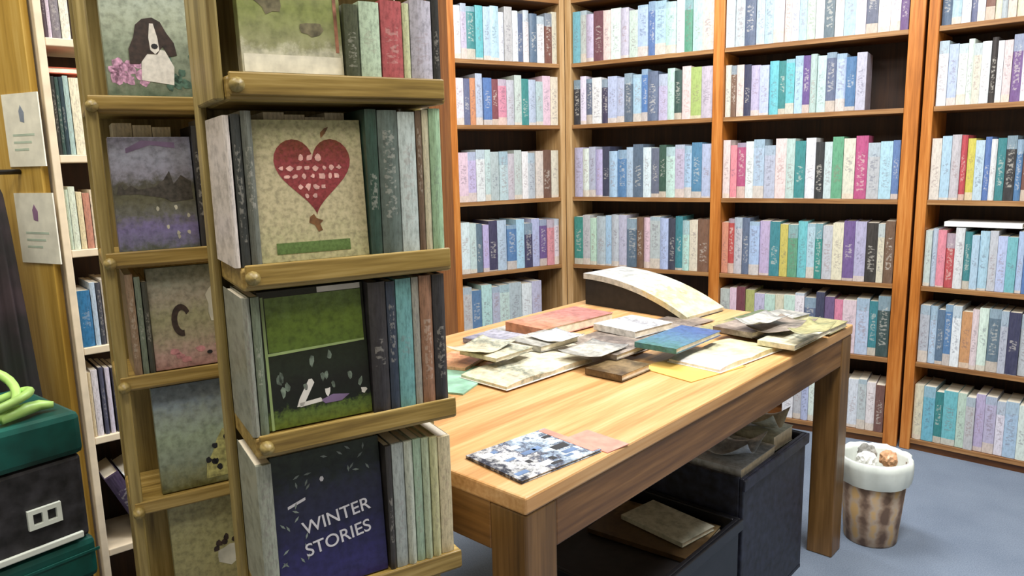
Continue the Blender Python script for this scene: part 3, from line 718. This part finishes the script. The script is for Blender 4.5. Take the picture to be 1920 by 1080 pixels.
t = thing('cable', 'lime green strap coiled on top of the storage boxes', 'strap', BF[0] + Vector((0, 0, .821)), rz_of(U38))
for i, (cx_, cy_, rx, ry, tilt) in enumerate(((-.085, .08, .07, .06, .75), (-.13, .1, .065, .06, -.5), (-.05, .06, .05, .04, .3))):
    bm = NB(); tube(bm, [(cx_ + rx * math.cos(a), cy_ + ry * math.sin(a), .012 + .05 * (1 + math.sin(a + i)) * abs(tilt)) for a in [2 * PI * k / 28 for k in range(28)]], .008, 8, True)
    obj('loop', bm, 'lime', t, smooth=True)
bm = NB(); tube(bm, [(-.06, .02, .01), (-.02, .03, .016), (.01, .05, .012), (.03, .04, .01)], [.008, .012, .01, .006]); obj('strap_end', bm, 'lime', t, smooth=True)

# ------------------------------------------------------------------ table
TZ = .735
tn, tf = at(985, 935, TZ), at(1600, 608, TZ)
UT = (tf - tn); TL = UT.length; UT.normalize(); TW = .9
TO = Vector((tn.x, tn.y, 0))
tab = thing('table', 'long light wooden table with square legs, strewn with books', 'table', TO, rz_of(UT))
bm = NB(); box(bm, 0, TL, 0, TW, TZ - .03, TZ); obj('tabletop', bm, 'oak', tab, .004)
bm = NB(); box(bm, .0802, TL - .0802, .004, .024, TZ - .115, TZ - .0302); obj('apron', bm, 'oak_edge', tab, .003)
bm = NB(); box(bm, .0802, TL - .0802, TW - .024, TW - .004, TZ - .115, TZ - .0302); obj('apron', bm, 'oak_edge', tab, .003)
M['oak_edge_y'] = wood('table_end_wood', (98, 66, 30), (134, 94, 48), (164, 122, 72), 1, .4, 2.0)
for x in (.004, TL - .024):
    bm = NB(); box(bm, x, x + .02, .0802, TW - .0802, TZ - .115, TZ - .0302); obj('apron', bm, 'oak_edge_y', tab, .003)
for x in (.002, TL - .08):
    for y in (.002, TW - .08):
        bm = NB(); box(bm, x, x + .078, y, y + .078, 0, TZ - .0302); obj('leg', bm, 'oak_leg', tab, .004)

# ------------------------------------------------------------------ things on the table
def quad_frame(c0, c1, c3, z):
    a, b_, d = at(*c0, z), at(*c1, z), at(*c3, z)
    ux = (b_ - a); wx = ux.length; ux.normalize(); vy = Vector((-ux.y, ux.x, 0)); dy = (d - a).dot(vy)
    return a, ux, wx, dy
HEAP = []
def wavy(bm, wx, dy, amp, seed, n=12):
    """a thin sheet with curling corners and a soft fold"""
    q = random.Random(seed); ph = [q.uniform(0, 6) for _ in range(3)]; layers = []
    for off in (0, .0012):
        layers.append([[bm.verts.new((wx * i / n, dy * j / n, off + amp * (.36 + .2 * math.sin(7 * i / n + ph[0]) + .15 * math.sin(6 * j / n + ph[1])
                       + .75 * (abs(2 * i / n - 1) * abs(2 * j / n - 1)) ** 2))) for j in range(n + 1)] for i in range(n + 1)])
    A_, B_ = layers
    for i in range(n):
        for j in range(n):
            bm.faces.new((A_[i][j], A_[i][j + 1], A_[i + 1][j + 1], A_[i + 1][j])); bm.faces.new((B_[i][j], B_[i + 1][j], B_[i + 1][j + 1], B_[i][j + 1]))
    for k in range(n):
        for (a, b_) in (((k, 0), (k + 1, 0)), ((k, n), (k + 1, n)), ((0, k), (0, k + 1)), ((n, k), (n, k + 1))):
            bm.faces.new((A_[a[0]][a[1]], A_[b_[0]][b_[1]], B_[b_[0]][b_[1]], B_[a[0]][a[1]]))
def rect2(p, ux, wx, dy):
    vy = Vector((-ux.y, ux.x, 0)); return [p, p + ux * wx, p + ux * wx + vy * dy, p + vy * dy]
def hits(A_, B_):
    for P_ in (A_, B_):
        for i in (0, 1):
            e = P_[i + 1] - P_[i]; n_ = Vector((-e.y, e.x, 0))
            a_ = [v.dot(n_) for v in A_]; b_ = [v.dot(n_) for v in B_]
            if max(a_) <= min(b_) + 1e-6 or max(b_) <= min(a_) + 1e-6: return False
    return True
def settle(c0, c1, c3, th):
    """lowest height at which a book of that outline rests on the table or on what already lies there"""
    z0 = TZ + .0003
    for _ in range(4):
        a, ux, wx, dy = quad_frame(c0, c1, c3, z0 + th)
        R_ = rect2(a, ux, wx, dy)
        z1 = max([TZ + .0003] + [zt + .0003 for Q, zt in HEAP if hits(R_, Q)])
        if abs(z1 - z0) < 1e-6: break
        z0 = max(z1, z0) if _ > 1 else z1
    HEAP.append(([v.copy() for v in R_], z0 + th)); return z0
def flat_book(label, name, c0, c1, c3, z0, th, cover, cat='book', pages='pages', soft=False):
    """c0 nearest corner, c1 to its right, c3 to its left-back"""
    z0 = settle(c0, c1, c3, .018 if name == 'leaflet' else th); a, ux, wx, dy = quad_frame(c0, c1, c3, z0 + th)
    p = a.copy(); p.z = z0
    r = thing(name, label, cat, p, rz_of(ux), 'books and papers spread on the table')
    bm = NB()
    if th < .005 and name == 'leaflet':
        wavy(bm, wx, dy, .012, len(HEAP)); obj('sheet', bm, cover, r, smooth=True)
    elif th < .005: box(bm, 0, wx, 0, dy, 0, th); obj('sheet', bm, cover, r)
    else:
        e = .0018
        box(bm, 0, wx, 0, dy, th - e, th); box(bm, 0, wx, 0, dy, 0, e); box(bm, 0, e, 0, dy, e, th - e); obj('cover', bm, cover, r, .0006)
        bm = NB(); box(bm, e + .0002, wx - .003, .003, dy - .003, e + .0002, th - e - .0002); obj('pages', bm, pages, r)
    r['_sz'] = (wx, dy, th); return r
def open_book(label, c0, c1, c3, z0, th, cover, page):
    z0 = settle(c0, c1, c3, th + .003); a, ux, wx, dy = quad_frame(c0, c1, c3, z0 + th + .003)
    p = a.copy(); p.z = z0; r = thing('open_book', label, 'book', p, rz_of(ux), 'books and papers spread on the table')
    bm = NB(); box(bm, -.003, wx + .003, -.003, dy + .003, 0, .0015); obj('cover', bm, cover, r)
    for s in (0, 1):
        pts = []
        for i in range(13):
            t_ = i / 12; x = wx / 2 * t_; z = th * (math.sin(PI * min(1, t_ * 1.25)) * .55 + (1 - t_) * .25) if t_ < .8 else th * ((1 - t_) * .25)
            zz = .002 + th * (.25 + .75 * math.sin(PI * (.12 + .72 * (1 - t_)))) * (1 if t_ < .99 else .9)
            pts.append((x, zz))
        prof = [(0, .0017)] + pts + [(wx / 2, .0017)]
        bm = NB(); prism(bm, [((wx / 2 - x) if s == 0 else (wx / 2 + x), z) for x, z in prof], 0, dy)
        obj('page', bm, page, r)
    return r
def pic(name, cols, sc=30, axis=0, h=.2): return art(name, cols, sc, .45, axis, .35, h)
M['mag'] = art('collage_magazine_cover', [(0, (40, 44, 60)), (.16, (226, 226, 228)), (.26, (60, 62, 84)), (.36, (150, 168, 190)), (.46, (214, 226, 236)), (.56, (70, 84, 110)), (.66, (190, 206, 224)), (.76, (36, 40, 56)), (.88, (222, 220, 222)), (1, (70, 70, 84))], 26, .35, 0, .25, .3)
M['pinkred'] = plain('salmon_print', (216, 140, 124), .35, .12, 30)
r = flat_book('black, white and blue collage magazine on the near table end', 'magazine', (978, 902), (1128, 842), (884, 850), TZ + .0005, .006, 'mag', 'magazine', 'white_paper')
wx, dy, th = r['_sz']
bm = NB(); box(bm, wx * .9, wx * .995, dy * .03, dy * .97, th + .0001, th + .0006); obj('salmon_strip', bm, 'pinkred', r)
rs = random.Random(11)
bm = NB()
for i in range(16):
    x, y = rs.uniform(.04, .8) * wx, rs.uniform(.05, .85) * dy
    box(bm, x, x + rs.uniform(.01, .035), y, y + rs.uniform(.006, .02), th + .0001, th + .0005, rs.randint(0, 2))
obj('cover_pictures', bm, ['dark_ink', 'white_paper', plain('steel_blue_print', (96, 120, 156), .35, .2)], r)
t = thing('leaflet', 'salmon pink leaflet tucked beside the collage magazine', 'leaflet', at(1150, 838, TZ + .0002), rz_of(UT) - .1)
bm = NB(); box(bm, -.03, .03, -.012, .09, 0, .0012); obj('sheet', bm, 'pinkred', t)

M['tealpaper'] = plain('teal_print_paper', (134, 176, 152), .4, .2, 20)
M['peach'] = pic('peach_picture', [(0, (222, 170, 128)), (.5, (214, 150, 112)), (1, (230, 200, 170))])
M['bluebk'] = pic('blue_green_cover', [(0, (74, 122, 118)), (.4, (84, 124, 150)), (1, (70, 98, 150))])
M['salmon'] = pic('salmon_cover', [(0, (196, 132, 98)), (.5, (208, 150, 128)), (1, (192, 128, 122))], 16)
M['taupe'] = pic('taupe_cover', [(0, (120, 108, 98)), (.35, (172, 158, 146)), (.6, (110, 98, 92)), (1, (160, 144, 130))], 22)
M['greyp'] = pic('pale_grey_cover', [(0, (150, 148, 142)), (.4, (206, 202, 192)), (.7, (140, 138, 136)), (1, (196, 190, 180))], 24)
M['lavp'] = pic('lavender_grey_cover', [(0, (120, 120, 140)), (.5, (180, 178, 192)), (1, (130, 130, 140))], 24)
M['brownbk'] = pic('brown_cover', [(0, (84, 64, 40)), (.4, (140, 118, 84)), (.6, (90, 72, 46)), (1, (168, 146, 114))], 20)
M['creamp'] = pic('cream_brochure', [(0, (222, 212, 180)), (.35, (206, 198, 172)), (.5, (140, 146, 132)), (.62, (214, 208, 184)), (1, (224, 216, 190))], 20)
M['yellowp'] = plain('yellow_paper', (208, 170, 88), .5, .08, 10)
M['sagep'] = pic('sage_cover', [(0, (150, 146, 104)), (.5, (180, 172, 124)), (1, (104, 118, 80))], 24)
M['whitep'] = pic('white_cream_paper', [(0, (206, 204, 200)), (.3, (196, 196, 192)), (.6, (222, 218, 204)), (.72, (214, 194, 146)), (.85, (222, 208, 166)), (1, (214, 206, 176))], 14, h=.42)
M['printw'] = pic('white_printed_page', [(0, (224, 222, 220)), (.45, (214, 212, 214)), (.55, (150, 150, 160)), (.65, (218, 216, 214)), (1, (226, 222, 210))], 24)
M['broch'] = pic('bright_brochure', [(0, (236, 228, 224)), (.5, (232, 228, 196)), (1, (226, 218, 170))], 12)
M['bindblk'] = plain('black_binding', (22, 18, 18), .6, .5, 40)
z = TZ
flat_book('yellow sheet lying under the bright white papers', 'paper_sheet', (1296, 716), (1398, 686), (1190, 690), z, .002, 'yellowp', 'paper')
flat_book('cream newspaper sheet under the open cream book', 'newspaper', (1020, 700), (1184, 642), (910, 664), z, .0015, 'creamp', 'newspaper')
flat_book('grey newspaper sheet under the taupe book', 'newspaper', (1190, 664), (1330, 612), (1090, 630), z, .0015, 'taupe', 'newspaper')
flat_book('pale grey newspaper sheet under the pale grey book', 'newspaper', (1016, 638), (1110, 608), (926, 616), z, .0015, 'greyp', 'newspaper')
flat_book('sandy newspaper sheet under the books at the far right', 'newspaper', (1450, 640), (1566, 600), (1350, 602), z, .0015, 'sagep', 'newspaper')
flat_book('taupe newspaper sheet in front of the arched volume', 'newspaper', (1262, 622), (1340, 600), (1200, 606), z, .0015, 'taupe', 'newspaper')
flat_book('pale teal booklet by the display stand at the left of the table', 'booklet', (868, 738), (936, 690), (800, 712), z, .004, 'tealpaper', 'booklet')
open_book('open cream book nearest the bare part of the table', (950, 720), (1110, 668), (888, 690), z, .012, 'white_paper', 'creamp')
open_book('bright white and cream open brochure on the yellow sheet', (1350, 688), (1464, 646), (1284, 658), z, .012, 'white_paper', 'broch')
flat_book('brown book with a dark edge in front of the grey leaflet', 'book', (1166, 704), (1220, 682), (1112, 684), z, .016, 'brownbk')
flat_book('lavender grey book far left on the table', 'book', (950, 648), (1006, 630), (892, 626), z, .014, 'lavp')
flat_book('pale grey book behind the open cream book', 'book', (1014, 650), (1086, 630), (956, 634), z, .016, 'greyp')
flat_book('taupe book behind the brown book', 'book', (1156, 666), (1226, 640), (1090, 642), z, .014, 'taupe')
flat_book('sandy cream book near the far right table corner', 'book', (1490, 648), (1560, 614), (1446, 626), z, .014, 'creamp')
flat_book('sage green book at the far right corner of the table', 'book', (1556, 618), (1590, 602), (1510, 596), z, .016, 'sagep')
flat_book('thick salmon pink book behind the grey one', 'book', (1020, 618), (1150, 586), (970, 598), z, .028, 'salmon')
flat_book('white booklet between the salmon and the blue books', 'booklet', (1190, 622), (1262, 604), (1130, 602), z, .02, 'printw', 'booklet')
flat_book('pale sage book behind the sandy cream book', 'book', (1456, 604), (1520, 588), (1416, 590), z, .016, 'greyp')
flat_book('taupe and pink book right of the big arched volume', 'book', (1410, 624), (1486, 600), (1362, 604), z, .016, 'taupe')
flat_book('blue green covered book in the middle of the spread', 'book', (1268, 654), (1352, 620), (1214, 632), z, .014, 'bluebk')
flat_book('peach coloured booklet next to the display stand', 'booklet', (872, 690), (916, 664), (828, 668), z, .008, 'peach', 'booklet')
flat_book('cream printed booklet left of the pale grey book', 'booklet', (930, 672), (1000, 650), (880, 652), z, .01, 'creamp', 'booklet')
flat_book('grey printed leaflet between the open cream book and the brown book', 'leaflet', (1116, 674), (1180, 650), (1060, 656), z, .003, 'greyp', 'leaflet')
flat_book('curled cream leaflet at the left, over the cream booklet', 'leaflet', (900, 668), (968, 644), (862, 648), z, .003, 'creamp', 'leaflet')
flat_book('curled taupe leaflet in front of the sage green corner book', 'leaflet', (1470, 628), (1534, 604), (1424, 608), z, .003, 'taupe', 'leaflet')
flat_book('white printed leaflet on the pale grey book', 'leaflet', (1040, 644), (1096, 630), (994, 630), z, .003, 'printw', 'leaflet')
flat_book('sage leaflet near the right table edge', 'leaflet', (1530, 632), (1568, 612), (1494, 616), z, .003, 'sagep', 'leaflet')
flat_book('grey leaflet on the taupe and pink book', 'leaflet', (1424, 612), (1484, 596), (1388, 600), z, .003, 'greyp', 'leaflet')
# big arched volume at the far end
a0 = at(1292, 602, TZ); a1 = at(1098, 570, TZ)
ux = (a0 - a1); ux.z = 0; Lb = ux.length; ux.normalize()
r = thing('open_book', 'huge dark edged volume lying arched at the far end of the table', 'book', Vector((a1.x, a1.y, TZ + .0005)), rz_of(ux), 'books and papers spread on the table')
n = 16; top = []
for i in range(n + 1):
    t_ = i / n; top.append((Lb * (t_ * 1.0), .1 * (1 - t_ ** 2.2) + .012))
low = [(x, max(.001, zz - .02)) for x, zz in top]
bm = NB(); prism(bm, [(x, zz) for x, zz in low] + [(Lb * .98, 0), (0, 0)], 0, .2); obj('dark_cover', bm, 'bindblk', r)
bm = NB(); prism(bm, [(x - .004, zz) for x, zz in top] + [(x - .004, zz + .0005) for x, zz in reversed(low)], -.006, .21); obj('pages', bm, 'whitep', r)

# ------------------------------------------------------------------ under the table
def tloc(u, v, zz):
    p = at(u, v, zz) - TO; return p.dot(UT), p.dot(back(UT))
cxr, cyf = tloc(1500, 1062, 0)
def crate(label, x0, x1, y0, y1, h, mt):
    t = thing('crate', label, 'crate', TO + UT * x0 + back(UT) * y0, rz_of(UT), 'dark crates under the table')
    W_, D_ = x1 - x0, y1 - y0
    bm = NB(); box(bm, 0, W_, 0, D_, 0, .01); obj('base', bm, mt, t)
    for (a, b_, c, d) in ((0, W_, 0, .012), (0, W_, D_ - .012, D_), (0, .012, .012, D_ - .012), (W_ - .012, W_, .012, D_ - .012)):
        bm = NB(); box(bm, a, b_, c, d, .01, h)
        obj('side', bm, mt, t, .003)
    bm = NB()
    box(bm, -.008, W_ + .008, -.008, -.0003, h - .03, h); box(bm, W_ + .0003, W_ + .008, -.0003, D_ + .008, h - .03, h); obj('rim', bm, mt, t, .002)
    return t
M['crate_navy'] = plain('dark_navy_crate', (30, 32, 44), .5, .5, 40)
c1 = crate('dark navy crate under the table, nearest the far right leg', cxr - .42, cxr, cyf, cyf + .42, .43, 'crate_navy')
c2 = crate('black crate under the middle of the table', cxr - .92, cxr - .44, cyf, cyf + .4, .33, 'black')
M['newsgrey'] = pic('grey_blue_newspaper', [(0, (206, 212, 220)), (.4, (140, 152, 170)), (.7, (232, 234, 232)), (1, (170, 180, 192))], 20)
M['newsgreen'] = pic('grey_green_newspaper', [(0, (196, 196, 178)), (.5, (222, 220, 204)), (1, (150, 150, 136))], 20)
rs = random.Random(21)
def under(label, name, x, y, rz, w_, d_, z0, th, mt, cat, tilt=0):
    p = TO + UT * x + back(UT) * y; t = thing(name, label, cat, Vector((p.x, p.y, z0)), rz_of(UT) + rz, 'papers in the crates under the table')
    t.rotation_euler = (tilt, 0, rz_of(UT) + rz)
    bm = NB(); e = .0015
    box(bm, -w_ / 2, w_ / 2, 0, d_, th - e, th); box(bm, -w_ / 2, w_ / 2, 0, d_, 0, e); box(bm, -w_ / 2, -w_ / 2 + e, 0, d_, e, th - e); obj('cover', bm, mt, t)
    bm = NB(); box(bm, -w_ / 2 + e, w_ / 2 - .002, .002, d_ - .002, e, th - e); obj('pages', bm, 'pages', t)
    return t
xc = cxr - .21
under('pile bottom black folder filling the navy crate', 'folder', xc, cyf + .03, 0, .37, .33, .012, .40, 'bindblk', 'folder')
under('grey blue magazine on top of the navy crate', 'magazine', xc - .075, cyf + .02, 0, .22, .3, .4125, .03, 'newsgrey', 'magazine')
under('grey green magazine leaning at the right of the navy crate', 'magazine', xc + .115, cyf + .03, -.03, .13, .3, .4125, .045, 'newsgreen', 'magazine')
under('rust red booklet behind the grey blue magazine', 'booklet', xc - .07, cyf + .225, .1, .14, .16, .443, .012, 'salmon', 'booklet')
p = TO + UT * (xc - .06) + back(UT) * (cyf + .02)
for i, (lab, dx, dy_, rz_, wx_, dd_, mt_, z_) in enumerate((('crumpled pale newspaper heaped on the grey blue magazine', -.08, .0, .04, .14, .17, 'newsgrey', .4435), ('crumpled cream newspaper on the grey green magazine', .128, .02, -.06, .11, .2, 'newsgreen', .4585))):
    p = TO + UT * (xc - .07 + dx) + back(UT) * (cyf + .02 + dy_); p.z = z_
    t = thing('newspaper', lab, 'newspaper', p, rz_of(UT) + rz_, 'papers in the crates under the table')
    bm = NB(); wavy(bm, wx_, dd_, .045, i + 50, 16); obj('sheet', bm, mt_, t, smooth=True)
xc2 = cxr - .68
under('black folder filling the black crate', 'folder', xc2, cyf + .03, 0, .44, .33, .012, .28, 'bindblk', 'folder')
under('brown magazine lying in the black crate', 'magazine', xc2 + .12, cyf + .03, .1, .2, .28, .294, .012, 'brownbk', 'magazine')
under('cream edged magazine lying in the black crate', 'magazine', xc2 + .12, cyf + .05, -.15, .13, .2, .308, .012, 'newsgreen', 'magazine')
M['dkgreen'] = plain('dark_green_cloth', (18, 48, 38), .8, .4, 30)
t = thing('shopping_bag', 'dark green cloth bag slumped on the floor under the near table end', 'bag', TO + UT * .2 + back(UT) * .3, rz_of(UT))
bm = NB(); lathe(bm, [(.001, .0), (.12, .0), (.135, .03), (.13, .1), (.11, .17), (.095, .19), (.088, .185), (.1, .12), (.11, .03), (.001, .02)], 28, wob=lambda i, k: .05 * math.sin(i * 1.7 + k))
obj('bag_body', bm, 'dkgreen', t, smooth=True)
for s in (-1, 1):
    bm = NB(); tube(bm, [(-.05, s * .09, .18), (-.04, s * .1, .22), (0, s * .11, .235), (.04, s * .1, .22), (.05, s * .09, .18)], .006); obj('handle', bm, 'dkgreen', t, smooth=True)

# ------------------------------------------------------------------ waste bin by the far leg
bp = at(1640, 1022, 0)
bp = Vector((1.16, 2.265, 0))
t = thing('waste_bin', 'brown waste bin with a white liner, by the far table leg', 'bin', bp)
m, nt, b = new_mat('brown_striped_bin'); tc = N(nt, 'ShaderNodeTexCoord')
sep = N(nt, 'ShaderNodeSeparateXYZ'); nt.links.new(tc.outputs['Object'], sep.inputs[0])
an = math_node(nt, 'ARCTAN2', sep.outputs[1], sep.outputs[0])
sw = math_node(nt, 'SINE', math_node(nt, 'MULTIPLY', an, 9)); f = noise(nt, tc.outputs['Object'], 22, 4)
k = math_node(nt, 'MULTIPLY_ADD', sw, .22, f)
nt.links.new(ramp(nt, k, [(.3, (96, 76, 64)), (.45, (140, 118, 100)), (.6, (166, 150, 134)), (.75, (184, 152, 104))]), b.inputs['Base Color']); b.inputs['Roughness'].default_value = .6; M['bin'] = m
bm = NB(); lathe(bm, [(.001, .0), (.078, .0), (.08, .006), (.102, .262), (.098, .262), (.075, .01), (.001, .01)], 40); obj('bin_body', bm, 'bin', t, smooth=True)
bm = NB(); lathe(bm, [(.1055, .205), (.11, .225), (.113, .262), (.111, .285), (.103, .288), (.097, .27), (.086, .2)], 48, wob=lambda i, k: .025 * math.sin(i * .9 + k * .6) + .02 * math.sin(i * 2.3)); obj('liner', bm, 'white_plastic', t, smooth=True)
for i, (x, y, r_, zz, mt, lab) in enumerate(((-.036, -.02, .03, .275, 'white_paper', 'crumpled white paper ball in the waste bin'), (.042, -.004, .028, .272, 'peach', 'crumpled tan paper in the waste bin, right side'), (-.002, .05, .029, .272, 'greyp', 'crumpled grey paper at the back of the waste bin'))):
    bm = NB(); bmesh.ops.create_icosphere(bm, subdivisions=3, radius=r_); q = random.Random(i)
    for v in bm.verts: v.co *= 1 + q.uniform(-.16, .12)
    o = obj('crumpled_paper', bm, mt, loc=(bp.x + x, bp.y + y, zz)); tag(o, lab, 'paper', 'papers in the bin')
# clean helper values off the objects
for o in SC.objects:
    for k in ('_w', '_h', '_sz'):
        if k in o.keys(): del o[k]
